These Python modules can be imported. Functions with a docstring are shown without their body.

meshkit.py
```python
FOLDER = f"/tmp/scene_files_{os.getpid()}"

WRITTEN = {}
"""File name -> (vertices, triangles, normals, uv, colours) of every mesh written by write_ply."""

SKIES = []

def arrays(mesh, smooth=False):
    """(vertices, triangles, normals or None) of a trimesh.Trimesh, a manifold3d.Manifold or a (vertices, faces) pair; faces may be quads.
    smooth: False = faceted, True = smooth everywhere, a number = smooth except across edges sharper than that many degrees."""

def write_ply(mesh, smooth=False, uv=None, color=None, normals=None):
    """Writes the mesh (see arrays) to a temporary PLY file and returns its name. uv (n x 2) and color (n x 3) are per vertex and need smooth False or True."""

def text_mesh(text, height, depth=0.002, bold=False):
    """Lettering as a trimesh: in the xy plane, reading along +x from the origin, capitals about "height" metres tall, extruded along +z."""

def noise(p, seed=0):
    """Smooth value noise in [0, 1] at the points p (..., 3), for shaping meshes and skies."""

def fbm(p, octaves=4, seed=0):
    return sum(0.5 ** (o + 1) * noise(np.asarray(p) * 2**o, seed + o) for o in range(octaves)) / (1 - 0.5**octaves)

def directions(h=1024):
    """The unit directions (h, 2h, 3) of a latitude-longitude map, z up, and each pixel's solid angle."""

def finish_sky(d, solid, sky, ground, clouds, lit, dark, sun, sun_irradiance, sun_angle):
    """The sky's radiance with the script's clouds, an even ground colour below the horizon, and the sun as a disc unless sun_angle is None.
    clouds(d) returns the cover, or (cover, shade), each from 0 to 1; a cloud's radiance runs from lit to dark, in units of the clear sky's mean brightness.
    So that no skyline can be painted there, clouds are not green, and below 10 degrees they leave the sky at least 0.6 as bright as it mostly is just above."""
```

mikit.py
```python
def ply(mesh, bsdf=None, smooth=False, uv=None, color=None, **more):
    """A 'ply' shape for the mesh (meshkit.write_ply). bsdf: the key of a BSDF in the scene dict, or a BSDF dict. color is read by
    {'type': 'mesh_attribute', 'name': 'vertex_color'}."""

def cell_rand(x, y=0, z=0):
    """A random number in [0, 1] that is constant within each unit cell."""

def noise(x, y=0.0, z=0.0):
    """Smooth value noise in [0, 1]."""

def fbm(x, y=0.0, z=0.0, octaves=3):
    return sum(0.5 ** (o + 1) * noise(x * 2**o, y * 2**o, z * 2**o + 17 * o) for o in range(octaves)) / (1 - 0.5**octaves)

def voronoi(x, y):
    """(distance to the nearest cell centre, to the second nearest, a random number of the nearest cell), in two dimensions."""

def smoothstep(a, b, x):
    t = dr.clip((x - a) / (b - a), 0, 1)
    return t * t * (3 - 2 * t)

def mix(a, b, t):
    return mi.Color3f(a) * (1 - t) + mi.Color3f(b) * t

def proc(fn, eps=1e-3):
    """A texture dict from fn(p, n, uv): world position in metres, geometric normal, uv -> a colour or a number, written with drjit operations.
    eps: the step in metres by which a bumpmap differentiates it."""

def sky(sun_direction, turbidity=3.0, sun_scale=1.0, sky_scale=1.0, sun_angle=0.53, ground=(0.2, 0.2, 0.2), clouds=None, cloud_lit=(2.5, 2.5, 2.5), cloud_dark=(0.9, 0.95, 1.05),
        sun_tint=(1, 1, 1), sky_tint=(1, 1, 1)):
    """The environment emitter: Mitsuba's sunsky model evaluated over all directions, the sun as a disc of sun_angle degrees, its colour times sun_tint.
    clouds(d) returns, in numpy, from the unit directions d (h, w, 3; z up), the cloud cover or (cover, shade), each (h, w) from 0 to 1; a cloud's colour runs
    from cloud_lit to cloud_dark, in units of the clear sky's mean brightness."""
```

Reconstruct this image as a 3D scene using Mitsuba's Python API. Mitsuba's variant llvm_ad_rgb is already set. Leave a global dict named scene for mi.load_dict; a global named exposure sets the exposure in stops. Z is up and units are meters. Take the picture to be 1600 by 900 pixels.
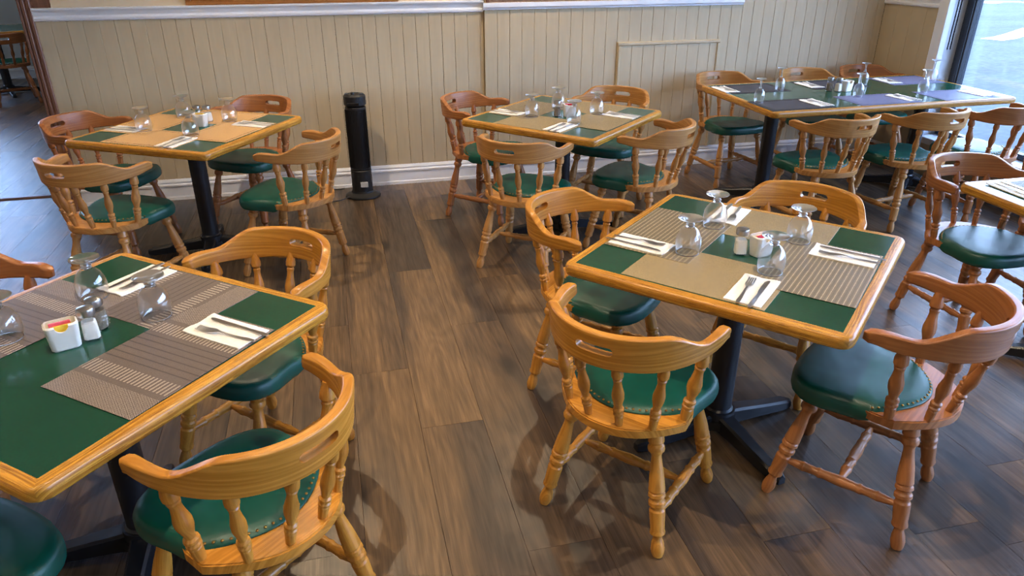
import math, random
import numpy as np, trimesh, manifold3d as m3
import drjit as dr, mitsuba as mi, mikit, meshkit
from shapely.geometry import Polygon, LineString, Point, box as sbox
from mikit import noise, fbm, voronoi, cell_rand, smoothstep, mix, proc

T4 = mi.ScalarTransform4f
rng = random.Random(7)
scene, labels = {}, {}

# ------------------------------------------------------------------ camera, sky, lamps, exposure
CAM_H, PITCH, YAW, FPX = 1.722, math.radians(25.83), math.radians(13.53), 1131.9
fwd = [math.sin(YAW) * math.cos(PITCH), math.cos(YAW) * math.cos(PITCH), -math.sin(PITCH)]
scene['camera'] = {'type': 'perspective', 'fov_axis': 'x', 'fov': 2 * math.degrees(math.atan(800 / FPX)), 'near_clip': 0.02, 'far_clip': 400.0,
                   'to_world': T4().look_at(origin=[0, 0, CAM_H], target=[fwd[0], fwd[1], CAM_H + fwd[2]], up=[0, 0, 1])}
exposure = 0.45
def clouds(d):
    c = meshkit.fbm(d * np.array([2.2, 2.2, 5.0]) + 3.0, 4, 5)
    return np.clip(0.55 + 1.6 * (c - 0.42), 0, 1) * 0.85, np.clip(meshkit.fbm(d * 3.5 + 9.0, 3, 2) * 1.4 - 0.3, 0, 1)
scene['sky'] = mikit.sky([-0.55, -0.35, 0.76], turbidity=3.5, sun_scale=0.4, sky_scale=38.0, ground=(0.13, 0.14, 0.15), sky_tint=(0.78, 1.02, 1.42), clouds=clouds, cloud_lit=(1.4, 1.95, 2.8), cloud_dark=(0.9, 1.25, 1.85))
LAMP_Z = 2.93
LAMP_RGB = (1.0, 0.79, 0.53)
LAMP_W = 220.0
SPOT_W = 8.5
LAMPS = [(-0.45, 1.62, 1.0), (1.28, 1.55, 1.0), (-0.5, 3.98, 1.0), (1.3, 4.5, 0.8), (-2.6, 2.8, 0.4), (0.35, -0.4, 0.7), (3.3, 4.45, 0.35), (-2.0, 0.2, 0.5), (-3.3, 8.6, 0.3), (-5.5, 8.6, 0.3)]

# ------------------------------------------------------------------ helpers
used = {}
def numbered(key):
    n = used.get(key, -1) + 1
    used[key] = n
    return key if n == 0 else f'{key}_{n:03d}'

def tag(key, label=None, cat=None, group=None, kind=None):
    d = {}
    if label: d['label'] = label
    if cat: d['category'] = cat
    if group: d['group'] = group
    if kind: d['kind'] = kind
    labels[key] = d
    return key

def place(x=0, y=0, z=0, rz=0, M=None):
    c, s = math.cos(rz), math.sin(rz)
    A = np.array([[c, -s, 0, x], [s, c, 0, y], [0, 0, 1, z], [0, 0, 0, 1.0]])
    return A if M is None else M @ A

def obj(name, shape, M=None, parent=None):
    """one entry of the scene; shape is a ply dict; keyed parent__name with a number if taken"""
    key = numbered((parent + '__' if parent else '') + name)
    d = dict(shape)
    if M is not None: d['to_world'] = T4(np.asarray(M).tolist())
    scene[key] = d
    return key

def tri(m):
    if hasattr(m, 'to_mesh'):
        q = m.to_mesh(); return trimesh.Trimesh(np.array(q.vert_properties[:, :3], float), np.array(q.tri_verts), process=False)
    return m

def man(m):
    return m3.Manifold(m3.Mesh(np.asarray(m.vertices, np.float32), np.asarray(m.faces, np.uint32)))

def ply_uv(m, bsdf, uvfn, angle=35):
    m = tri(m)
    m = trimesh.Trimesh(m.vertices, m.faces, process=True)
    if angle: m = trimesh.graph.smooth_shade(m, angle=math.radians(angle), facet_minarea=None)
    v = np.array(m.vertices)
    return mikit.ply(m, bsdf, smooth=True if angle else False, uv=uvfn(v))

def P_(m, bsdf, smooth=35):
    return mikit.ply(tri(m), bsdf, smooth=smooth)

def bx(x0, x1, y0, y1, z0, z1):
    m = trimesh.creation.box((x1 - x0, y1 - y0, z1 - z0)); m.apply_translation(((x0 + x1) / 2, (y0 + y1) / 2, (z0 + z1) / 2)); return m

def cham(x0, x1, y0, y1, z0, z1, c=0.002):
    """a box with all its edges chamfered"""
    pts = []
    for x, sx in ((x0, 1), (x1, -1)):
        for y, sy in ((y0, 1), (y1, -1)):
            for z, sz in ((z0, 1), (z1, -1)):
                pts += [(x + sx * c, y + sy * c, z), (x + sx * c, y, z + sz * c), (x, y + sy * c, z + sz * c)]
    return trimesh.convex.convex_hull(np.array(pts))

def lathe(prof, n=20):
    """closed solid of revolution about z through the (r, z) points; ends are capped on the axis"""
    prof = list(prof)
    if prof[0][0] > 1e-6: prof = [(0, prof[0][1])] + prof
    if prof[-1][0] > 1e-6: prof = prof + [(0, prof[-1][1])]
    v, rings = [], []
    for r, z in prof:
        if r <= 1e-6: rings.append([len(v)]); v.append((0, 0, z))
        else:
            rings.append(list(range(len(v), len(v) + n)))
            v += [(r * math.cos(2 * math.pi * k / n), r * math.sin(2 * math.pi * k / n), z) for k in range(n)]
    f = []
    for a, b in zip(rings, rings[1:]):
        for k in range(n):
            k2 = (k + 1) % n
            if len(a) == 1 and len(b) == 1: continue
            if len(a) == 1: f.append((a[0], b[k], b[k2]))
            elif len(b) == 1: f.append((a[k], b[0], a[k2]))
            else: f += [(a[k], b[k], b[k2]), (a[k], b[k2], a[k2])]
    m = trimesh.Trimesh(np.array(v), np.array(f), process=False)
    if m.volume < 0: m.invert()
    return m

def along(m, a, b):
    """mesh along z (0..length) moved so that z runs from a to b"""
    a, b = np.array(a, float), np.array(b, float)
    z = (b - a) / np.linalg.norm(b - a)
    x = np.cross([0, 1, 0] if abs(z[1]) < 0.9 else [1, 0, 0], z); x /= np.linalg.norm(x)
    M = np.eye(4); M[:3, 0], M[:3, 1], M[:3, 2], M[:3, 3] = x, np.cross(z, x), z, a
    return M

def sweep(path, r, n=8):
    """tube along points"""
    path = np.array(path, float)
    t = np.gradient(path, axis=0); t /= np.linalg.norm(t, axis=1, keepdims=True)
    up = np.array([0, 0, 1.0]); v, f = [], []
    for p, d in zip(path, t):
        a = np.cross(d, up); a /= max(np.linalg.norm(a), 1e-6); b = np.cross(a, d)
        v += [p + r * (math.cos(q) * a + math.sin(q) * b) for q in np.arange(n) * 2 * math.pi / n]
    for i in range(len(path) - 1):
        for k in range(n):
            k2 = (k + 1) % n
            f += [(i * n + k, i * n + k2, i * n + n + k2), (i * n + k, i * n + n + k2, i * n + n + k)]
    c0, c1 = len(v), len(v) + 1
    v += [path[0], path[-1]]
    for k in range(n):
        f += [(c0, (k + 1) % n, k), (c1, c0 - n + k, c0 - n + (k + 1) % n)]
    m = trimesh.Trimesh(np.array(v), np.array(f), process=False)
    if m.volume < 0: m.invert()
    return m

def extr(poly, h, z=0):
    m = trimesh.creation.extrude_polygon(poly, h, engine='earcut'); m.apply_translation((0, 0, z)); return m

def profile_x(prof, x0, x1):
    """(y, z) outline extruded along x"""
    m = extr(Polygon(prof), x1 - x0)
    v = np.array(m.vertices)
    m = trimesh.Trimesh(np.column_stack([v[:, 2] + x0, v[:, 0], v[:, 1]]), m.faces, process=False)
    if m.volume < 0: m.invert()
    return m

def rounded(cx, cy, z0, z1, wx, wy, r, taper=0.0, edge=0.004):
    """hull of a rounded box, wider at the top by taper"""
    pts = []
    for z, k, e in ((z0, 0, edge), (z0 + edge, 0, 0), (z1 - edge, 1, 0), (z1, 1, edge)):
        for sx in (-1, 1):
            for sy in (-1, 1):
                for a in np.linspace(0, math.pi / 2, 5):
                    q = (wx / 2 + taper * k - r, wy / 2 + taper * k - r)
                    pts.append((cx + sx * (q[0] + (r - e) * math.cos(a)), cy + sy * (q[1] + (r - e) * math.sin(a)), z))
    return trimesh.convex.convex_hull(np.array(pts))

# ------------------------------------------------------------------ materials
def lin(r, g, b):
    f = lambda c: (c / 255 / 12.92) if c / 255 <= 0.04045 else ((c / 255 + 0.055) / 1.055) ** 2.4
    return (f(r), f(g), f(b))
def rgb(c): return {'type': 'rgb', 'value': list(c)}
def pr(base, rough=0.5, two=True, **kw):
    d = {'type': 'principled', 'base_color': base if isinstance(base, dict) else rgb(base), 'roughness': rough, **kw}
    return {'type': 'twosided', 'b': d} if two else d
def bump(inner, fn, scale, eps=1e-3):
    return {'type': 'twosided', 'b': {'type': 'bumpmap', 'arbitrary': proc(fn, eps), 'scale': scale, 'nested': inner}}

PW, PX0 = 0.245, 0.44
def plank_fn(p, n, uv):
    row = dr.floor((p.x - PX0) / PW)
    off = cell_rand(row, 3, 1) * 1.5
    off = dr.select(dr.abs(row + 1) < 0.1, 0.82, dr.select(dr.abs(row - 7) < 0.1, 0.12, off))
    yy = (p.y - off) / 1.5
    cell = dr.floor(yy)
    r1, r2, r3 = cell_rand(row, cell, 5), cell_rand(row, cell, 9), cell_rand(row, cell, 13)
    lx = (p.x - PX0) - row * PW
    sx, sy = p.x + r1 * 17.0, p.y + r2 * 23.0
    warp = fbm(sx * 5, sy * 1.1, r3 * 9, octaves=3)
    broad = fbm(sx * 9 + warp * 1.3, sy * 0.55, r2 * 5, octaves=3)
    grain = fbm(sx * 95 + warp * 6, sy * 5.5, octaves=3)
    fine = noise(sx * 420, sy * 16)
    ring = dr.sin((sx * 10 + warp * 7.0 + noise(sx * 3, sy * 0.9) * 3) * 9.0) * 0.5 + 0.5
    knot_d, _, kr = voronoi(sx * 3.4, sy * 1.25)
    knot = (1 - smoothstep(0.03, 0.16, knot_d)) * smoothstep(0.45, 0.6, kr)
    halo = (1 - smoothstep(0.05, 0.34, knot_d)) * smoothstep(0.45, 0.6, kr)
    t = smoothstep(0.3, 0.68, broad * 0.9 + (r1 - 0.5) * 0.26 + 0.05)
    c = mix(lin(58, 48, 41), lin(112, 87, 59), t)
    c = mix(c, lin(88, 66, 47), r3 * 0.35)
    c = c * 0.9 * (0.55 + 0.76 * grain) * (0.86 + 0.28 * fine) * (0.92 + 0.14 * ring)
    c = mix(c, lin(48, 38, 32), halo * 0.45)
    return mix(c, lin(30, 24, 21), knot * 0.85)
def plank_bump(p, n, uv):
    return fbm(p.x * 160, p.y * 9, octaves=2) * 0.7 + noise(p.x * 6, p.y * 2)
scene['m_floor'] = bump({'type': 'principled', 'base_color': proc(plank_fn), 'roughness': 0.36, 'specular': 0.9}, plank_bump, 0.0006, 0.002)

def wood_base(a, b, c, pore=0.0, sc=1.0, fr=1.6):
    def fn(p, n, uv):
        u, v = uv.x * sc, uv.y * sc
        w = fbm(u * 14, v * 3.0, p.z * 2, octaves=2)
        g = fbm(u * 120 * fr + w * 9, v * 6, octaves=3)
        r = dr.sin((u * 40 * fr + w * 5.0) * 6.28) * 0.5 + 0.5
        t = smoothstep(0.25, 0.75, g * 0.7 + r * 0.15 + w * 0.15)
        col = mix(a, b, t)
        col = mix(col, c, smoothstep(0.45, 0.8, noise(u * 9 + p.x * 3, v * 3 + p.y * 3, p.z * 3)) * 0.35)
        if pore:
            q = noise(u * 420 * fr + w * 20, v * 30)
            col = mix(col, lin(110, 62, 24), smoothstep(0.62, 0.82, q * 0.75 + r * 0.25) * pore)
        return col
    return fn
wood_h = wood_base(lin(164, 106, 34), lin(190, 132, 52), lin(154, 94, 30), 0.15)
wood_r = wood_base(lin(146, 90, 48), lin(170, 110, 62), lin(132, 78, 42), 0.15)
wood_t = wood_base(lin(164, 112, 56), lin(188, 136, 76), lin(152, 100, 50), 0.15)
wood_o = wood_base(lin(152, 98, 26), lin(206, 150, 54), lin(170, 112, 34), 0.65, 1.0, 3.0)
scene['m_wood_honey'] = pr(proc(wood_h), 0.32, clearcoat=0.4, clearcoat_gloss=0.85)
scene['m_wood_tan'] = pr(proc(wood_t), 0.34, clearcoat=0.4, clearcoat_gloss=0.85)
scene['m_wood_red'] = pr(proc(wood_r), 0.32, clearcoat=0.4, clearcoat_gloss=0.85)
scene['m_oak_edge'] = pr(proc(wood_o), 0.3, clearcoat=0.5, clearcoat_gloss=0.85)
casing_fn = wood_base(lin(96, 62, 46), lin(142, 100, 78), lin(86, 54, 40), 0.2)
scene['m_casing'] = pr(proc(casing_fn), 0.35)
scene['m_frame_wood'] = pr(proc(wood_base(lin(150, 92, 42), lin(192, 128, 66), lin(140, 84, 40), 0.3)), 0.4)

def vinyl_fn(p, n, uv):
    return mix(lin(2, 60, 51), lin(5, 78, 66), fbm(p.x * 14, p.y * 14, p.z * 14, octaves=2))
def vinyl_bump(p, n, uv):
    a, b, r = voronoi(p.x * 420, p.y * 420)
    return smoothstep(0.0, 0.5, b - a) * 0.4 + noise(p.x * 30, p.y * 30, p.z * 30)
scene['m_vinyl'] = bump({'type': 'principled', 'base_color': proc(vinyl_fn), 'roughness': 0.34, 'specular': 0.55}, vinyl_bump, 0.0005, 0.0008)
def lam_fn(p, n, uv):
    return mix(lin(14, 58, 42), lin(20, 68, 50), fbm(p.x * 5, p.y * 5, octaves=3)) * (0.94 + 0.1 * noise(p.x * 300, p.y * 300))
scene['m_laminate'] = pr(proc(lam_fn), 0.15, specular=0.8)
scene['m_groove'] = pr(lin(60, 40, 22), 0.6)
scene['m_black_metal'] = pr(lin(26, 27, 31), 0.33, specular=0.5)
scene['m_black_plastic'] = pr(lin(24, 25, 28), 0.45)
scene['m_black_gloss'] = pr(lin(18, 19, 21), 0.2)
scene['m_grey_plastic'] = pr(lin(60, 62, 66), 0.5)
scene['m_sticker'] = pr(lin(190, 190, 188), 0.5)
scene['m_brass'] = pr(lin(190, 150, 80), 0.28, metallic=1.0)
scene['m_steel'] = pr((0.62, 0.61, 0.6), 0.2, metallic=1.0)
scene['m_lid_steel'] = pr((0.5, 0.49, 0.48), 0.28, metallic=1.0)
scene['m_glass'] = {'type': 'dielectric', 'int_ior': 1.5, 'ext_ior': 1.0}
scene['m_glass_foot'] = {'type': 'principled', 'base_color': rgb((0.93, 0.95, 0.95)), 'roughness': 0.05, 'spec_trans': 0.93, 'eta': 1.5}
scene['m_pane'] = {'type': 'thindielectric', 'int_ior': 1.5}
scene['m_salt'] = pr(lin(236, 232, 222), 0.9)
scene['m_pepper'] = pr(proc(lambda p, n, uv: mix(lin(70, 60, 50), lin(150, 138, 120), noise(p.x * 900, p.y * 900, p.z * 900))), 0.9)
scene['m_ceramic'] = pr(lin(238, 234, 224), 0.2, specular=0.5)
for nm, c in (('white', (240, 236, 226)), ('pink', (226, 96, 120)), ('yellow', (232, 204, 70)), ('red', (205, 40, 60)), ('orange', (235, 160, 90)), ('tan', (205, 180, 150))):
    scene['m_packet_' + nm] = pr(lin(*c), 0.55)
def napkin_fn(p, n, uv):
    return mix(lin(238, 233, 222), lin(246, 242, 233), noise(p.x * 160, p.y * 160))
scene['m_napkin'] = pr(proc(napkin_fn), 0.85)

def paint_fn(p, n, uv):
    c = mix(lin(186, 167, 135), lin(193, 175, 143), fbm(p.x * 3, p.z * 1.1, p.y * 3, octaves=3))
    return c * (0.95 + 0.08 * fbm(p.x * 60, p.z * 6, octaves=2))
scene['m_boards'] = bump({'type': 'principled', 'base_color': proc(paint_fn), 'roughness': 0.55, 'specular': 0.35}, lambda p, n, uv: fbm(p.x * 90, p.z * 5, p.y * 90, octaves=2), 0.0006, 0.002)
scene['m_backing'] = pr(lin(96, 84, 70), 0.8)
scene['m_cream'] = pr(proc(lambda p, n, uv: mix(lin(214, 194, 160), lin(222, 203, 170), fbm(p.x * 4, p.z * 4, p.y * 4, octaves=2))), 0.75)
scene['m_white_trim'] = pr(lin(232, 234, 238), 0.35)
scene['m_ceiling'] = pr(lin(236, 230, 220), 0.9)
scene['m_far_wall'] = pr(lin(196, 196, 190), 0.8)
scene['m_frame_dark'] = pr(lin(38, 42, 50), 0.35)
scene['m_reveal'] = pr(lin(205, 208, 212), 0.45)
scene['m_blind'] = pr(proc(wood_base(lin(150, 110, 86), lin(190, 152, 124), lin(140, 100, 80), 0.0)), 0.5)
def asphalt_fn(p, n, uv):
    return mix(lin(56, 60, 64), lin(76, 82, 86), fbm(p.x * 0.6, p.y * 2.0, octaves=4)) * (0.8 + 0.4 * noise(p.x * 14, p.y * 30))
scene['m_asphalt'] = pr(proc(asphalt_fn), 0.85)
scene['m_road_paint'] = pr(lin(245, 245, 240), 0.7)
scene['m_exterior'] = pr(lin(170, 160, 148), 0.8)
scene['m_lamp_rim'] = pr(lin(230, 228, 222), 0.4)

# place mats: uv = (along the long side, across), metres
def mat_stripe(p, n, uv):      # taupe with zigzag and bar bands at both ends, ribs between
    u, v = dr.minimum(uv.x, 0.46 - uv.x), uv.y
    base = mix(lin(92, 80, 74), lin(104, 92, 84), noise(uv.x * 900, v * 900))
    zz = dr.abs((v * 90 - dr.floor(v * 90)) - 0.5) * 2
    zig = smoothstep(0.45, 0.6, dr.abs(((u * 160 + zz * 1.0) - dr.floor(u * 160 + zz * 1.0)) - 0.5) * 2)
    bars = smoothstep(0.45, 0.65, dr.abs((v * 80 - dr.floor(v * 80)) - 0.5) * 2)
    ribs = smoothstep(0.72, 0.95, dr.abs((uv.x * 42 - dr.floor(uv.x * 42)) - 0.5) * 2)
    c = base
    light = mi.Color3f(lin(158, 144, 132))
    c = dr.select(u < 0.082, mix(c, light, zig * 0.55), c)
    c = dr.select((u > 0.1) & (u < 0.148), mix(c, light, bars * 0.9), c)
    return dr.select(u > 0.158, mix(c, lin(66, 57, 54), ribs * 0.7), c)
def mat_weave(p, n, uv):       # bronze fine weave
    k = cell_rand(dr.floor(uv.x * 420), dr.floor(uv.y * 420), 2)
    w = dr.sin(uv.x * 1300) * dr.sin(uv.y * 1300) * 0.5 + 0.5
    return mix(lin(112, 96, 66), lin(166, 147, 108), w * 0.6 + k * 0.4)
def mat_line(p, n, uv):        # bronze with dotted light lines
    w = dr.sin(uv.x * 1000) * 0.5 + 0.5
    f = dr.abs((uv.y * 62 - dr.floor(uv.y * 62)) - 0.5) * 2
    c = mix(lin(98, 87, 68), lin(132, 119, 94), f * 0.7 + 0.3 * noise(uv.x * 500, uv.y * 500))
    return mix(c, lin(186, 168, 138), smoothstep(0.8, 0.92, f) * (0.35 + 0.65 * w))
def mat_frame(a, b, inset):
    def fn(p, n, uv):
        d = dr.minimum(dr.minimum(uv.x, 0.46 - uv.x), dr.minimum(uv.y, 0.31 - uv.y))
        k = noise(uv.x * 700, uv.y * 700) * 0.14 + 0.93
        if inset == 'line': t = smoothstep(0.016, 0.018, d) * (1 - smoothstep(0.022, 0.024, d))
        else: t = 1 - smoothstep(0.036, 0.038, d)
        return mix(a, b, t) * k
    return fn
MATS = {'stripe': mat_stripe, 'weave': mat_weave, 'line': mat_line, 'tan': mat_frame(lin(196, 158, 108), lin(140, 98, 62), 'line'),
        'black': mat_frame(lin(56, 56, 66), lin(30, 30, 36), 'band'), 'grey': mat_frame(lin(112, 114, 140), lin(98, 100, 124), 'band')}
for k, fn in MATS.items():
    scene['m_mat_' + k] = pr(proc(fn), 0.5 if k != 'tan' else 0.6)

# ------------------------------------------------------------------ the setting
YL, YR, XJ, XS = 5.478, 5.45, 1.107, 4.45       # faces of the left and right panelling, the jog, the side wall's corner
XO = -1.815                                     # right edge of the opening's casing
CEIL = 3.0
def struct(name, mesh, m, parent=None, smooth=False):
    k = obj(name, P_(mesh, m, smooth), None, parent)
    if parent is None: tag(k, kind='structure')
    return k

# floor: slab and one entry per plank
fl = struct('floor', bx(-8, 4.9, -4.5, 11.6, -0.2, -0.012), 'm_floor')
def planks(x0, x1, y0, y1):
    r = math.floor((x0 - PX0) / PW + 1e-6)
    while PX0 + r * PW < x1 - 1e-6:
        a, b = max(x0, PX0 + r * PW), min(x1, PX0 + (r + 1) * PW)
        off = {-1: 0.82, 7: 0.12}.get(r)
        if off is None: off = crand(r, 3, 1) * 1.5
        c = math.floor((y0 - off) / 1.5)
        while c * 1.5 + off < y1:
            p, q = max(y0, c * 1.5 + off), min(y1, (c + 1) * 1.5 + off)
            if q - p > 0.03 and b - a > 0.02:
                e = 0.0007
                pts = [(xx, yy, zz) for zz, k in ((-0.013, 0.0005), (-e, 0.0005), (0, e)) for xx in (a + k, b - k) for yy in (p + k, q - k)]
                obj('plank', P_(trimesh.convex.convex_hull(np.array(pts)), 'm_floor', False), None, fl)
            c += 1
        r += 1
def crand(x, y, z):
    x, y, z = (int(v) + 1000000 for v in (x, y, z)); M = 0xFFFFFFFF
    h = (x * 374761393 + y * 668265263 + z * 2147483647) & M
    h = ((h ^ (h >> 13)) * 1274126177) & M
    return ((h ^ (h >> 16)) & 0xFFFFFF) / 16777215.0
planks(-2.9, 4.45, 0.6, 5.74)
planks(-5.9, -1.7, 5.80, 11.35)
k = struct('trim_1', profile_x([(5.735, 0), (5.735, 0.004), (5.755, 0.011), (5.785, 0.011), (5.805, 0.004), (5.805, 0)], -3.6, -1.7), 'm_casing')

# back wall, left part (with boards) and right part
wl = struct('wall_back_left', bx(-1.7, 1.2, YL + 0.012, YL + 0.27, 0, CEIL), 'm_backing')
wr = struct('wall_back_right', bx(XJ + 0.012, 4.75, YR + 0.012, YR + 0.30, 0, CEIL), 'm_backing')
BP = 0.0935
shades = {}
def board(x0, x1, yf, z0, z1, parent, depth=0.012, name='board'):
    g = rng.choice((0.0004, 0.0006, 0.0006, 0.0008, 0.0014))
    c = 0.0013
    pts = [(x, y, z) for z in (z0, z1) for x, y in ((x0 + g, yf + depth), (x1 - g, yf + depth), (x0 + g, yf + c), (x1 - g, yf + c), (x0 + g + c, yf), (x1 - g - c, yf))]
    return obj(name, P_(trimesh.convex.convex_hull(np.array(pts)), 'm_boards', False), None, parent)
x = 0.05 - 20 * BP
while x < XJ - 1e-6:
    if x + BP > XO: board(max(x, XO), min(x + BP, XJ - 0.001), YL, 0.0, 1.26, wl)
    x += BP
x = XJ
ax0, ax1, az = 2.142, 2.997, 1.0
i = 0
while x < XS - 1e-6:
    x1 = min(x + BP, XS)
    board(x, x1, YR, 0.0, 1.34, wr)
    x = x1
# return of the jog, upper wall, rails
struct('wall_return', bx(XJ, XJ + 0.012, YR + 0.001, YL + 0.02, 0, CEIL), 'm_boards')
struct('wall_upper_left', bx(-1.7, XJ - 0.001, YL + 0.002, YL + 0.02, 1.262, CEIL), 'm_cream')
struct('wall_upper_right', bx(XJ, 4.75, YR + 0.002, YR + 0.02, 1.342, CEIL), 'm_cream')
RAIL = lambda y: [(y + 0.003, 1.236), (y - 0.012, 1.238), (y - 0.017, 1.246), (y - 0.018, 1.258), (y - 0.013, 1.265), (y - 0.012, 1.272), (y - 0.020, 1.292), (y - 0.027, 1.303), (y - 0.030, 1.306), (y - 0.030, 1.315), (y - 0.027, 1.318), (y + 0.003, 1.318)]
k = struct('trim_2', profile_x(RAIL(YL), XO + 0.002, XJ - 0.004), 'm_white_trim')
k = struct('trim_3', profile_x([(YR + 0.003, 1.252), (YR - 0.012, 1.252), (YR - 0.014, 1.262), (YR - 0.024, 1.268), (YR - 0.026, 1.272), (YR - 0.026, 1.296), (YR - 0.022, 1.300), (YR + 0.003, 1.300)], XJ - 0.012, 3.16), 'm_white_trim')
BASE = lambda y: [(y + 0.003, 0), (y - 0.018, 0), (y - 0.018, 0.022), (y - 0.012, 0.026), (y - 0.012, 0.098), (y - 0.019, 0.102), (y - 0.019, 0.113), (y - 0.009, 0.118), (y - 0.012, 0.132), (y - 0.006, 0.143), (y - 0.002, 0.152), (y + 0.003, 0.152)]
struct('baseboard_left', profile_x(BASE(YL), XO + 0.002, XJ - 0.02), 'm_white_trim')
struct('baseboard_back', profile_x(BASE(YR), XJ - 0.001, XS - 0.001), 'm_white_trim')
# access panel with its own boards in a moulded frame
ap = struct('door_1', bx(ax0 + 0.012, ax1 - 0.012, YR - 0.004, YR - 0.001, 0.152, az - 0.012), 'm_boards')
x = ax0 + 0.02
while x < ax1 - 0.021:
    x1 = min(x + BP, ax1 - 0.02)
    board(x, x1, YR - 0.012, 0.155, az - 0.02, ap, 0.008)
    x = x1
FR = [(0, 0), (0.026, 0), (0.026, -0.012), (0.02, -0.022), (0.006, -0.022), (0, -0.014)]
fm = trimesh.util.concatenate([profile_x([(YR + b, az - 0.026 + a) for a, b in FR], ax0, ax1)])
obj('frame_rail', P_(fm, 'm_boards', False), None, ap)
for xx, sgn in ((ax0, 1), (ax1, -1)):
    m = extr(Polygon([(xx + sgn * a, YR + b) for a, b in FR]), az - 0.026 - 0.152, 0.152)
    obj('frame_stile', P_(m, 'm_boards', False), None, ap)

# side wall right of the corner: slightly splayed, then the window
SX1, SY1 = 4.53, 4.925                          # end of the panelled part at the window trim
ang = math.atan2(SY1 - YR, SX1 - XS); L = math.hypot(SX1 - XS, SY1 - YR)
def side(m):                                    # local: x along the wall from the corner, y into the wall
    v = np.array(m.vertices); c, s = math.cos(ang), math.sin(ang)
    q = trimesh.Trimesh(np.column_stack([XS + c * v[:, 0] - s * v[:, 1], YR + s * v[:, 0] + c * v[:, 1], v[:, 2]]), m.faces, process=False)
    if q.volume < 0: q.invert()
    return q
ws = struct('wall_right', side(bx(-0.02, L, 0.012, 0.25, 0, CEIL)), 'm_backing')
x = 0.0
while x < L - 1e-6:
    x1 = min(x + 0.135, L); g = 0.0004
    obj('board', P_(side(cham(x + g, x1 - g, 0, 0.012, 0, 1.26, 0.0015)), 'm_boards', False), None, ws)
    x = x1
struct('trim_4', side(profile_x(RAIL(0.0), 0.0, L)), 'm_white_trim')
struct('wall_upper_right_side', side(bx(0, L, 0.002, 0.012, 1.318, CEIL)), 'm_cream')
struct('baseboard_right', side(profile_x(BASE(0.0), 0.0, L)), 'm_white_trim')
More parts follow.
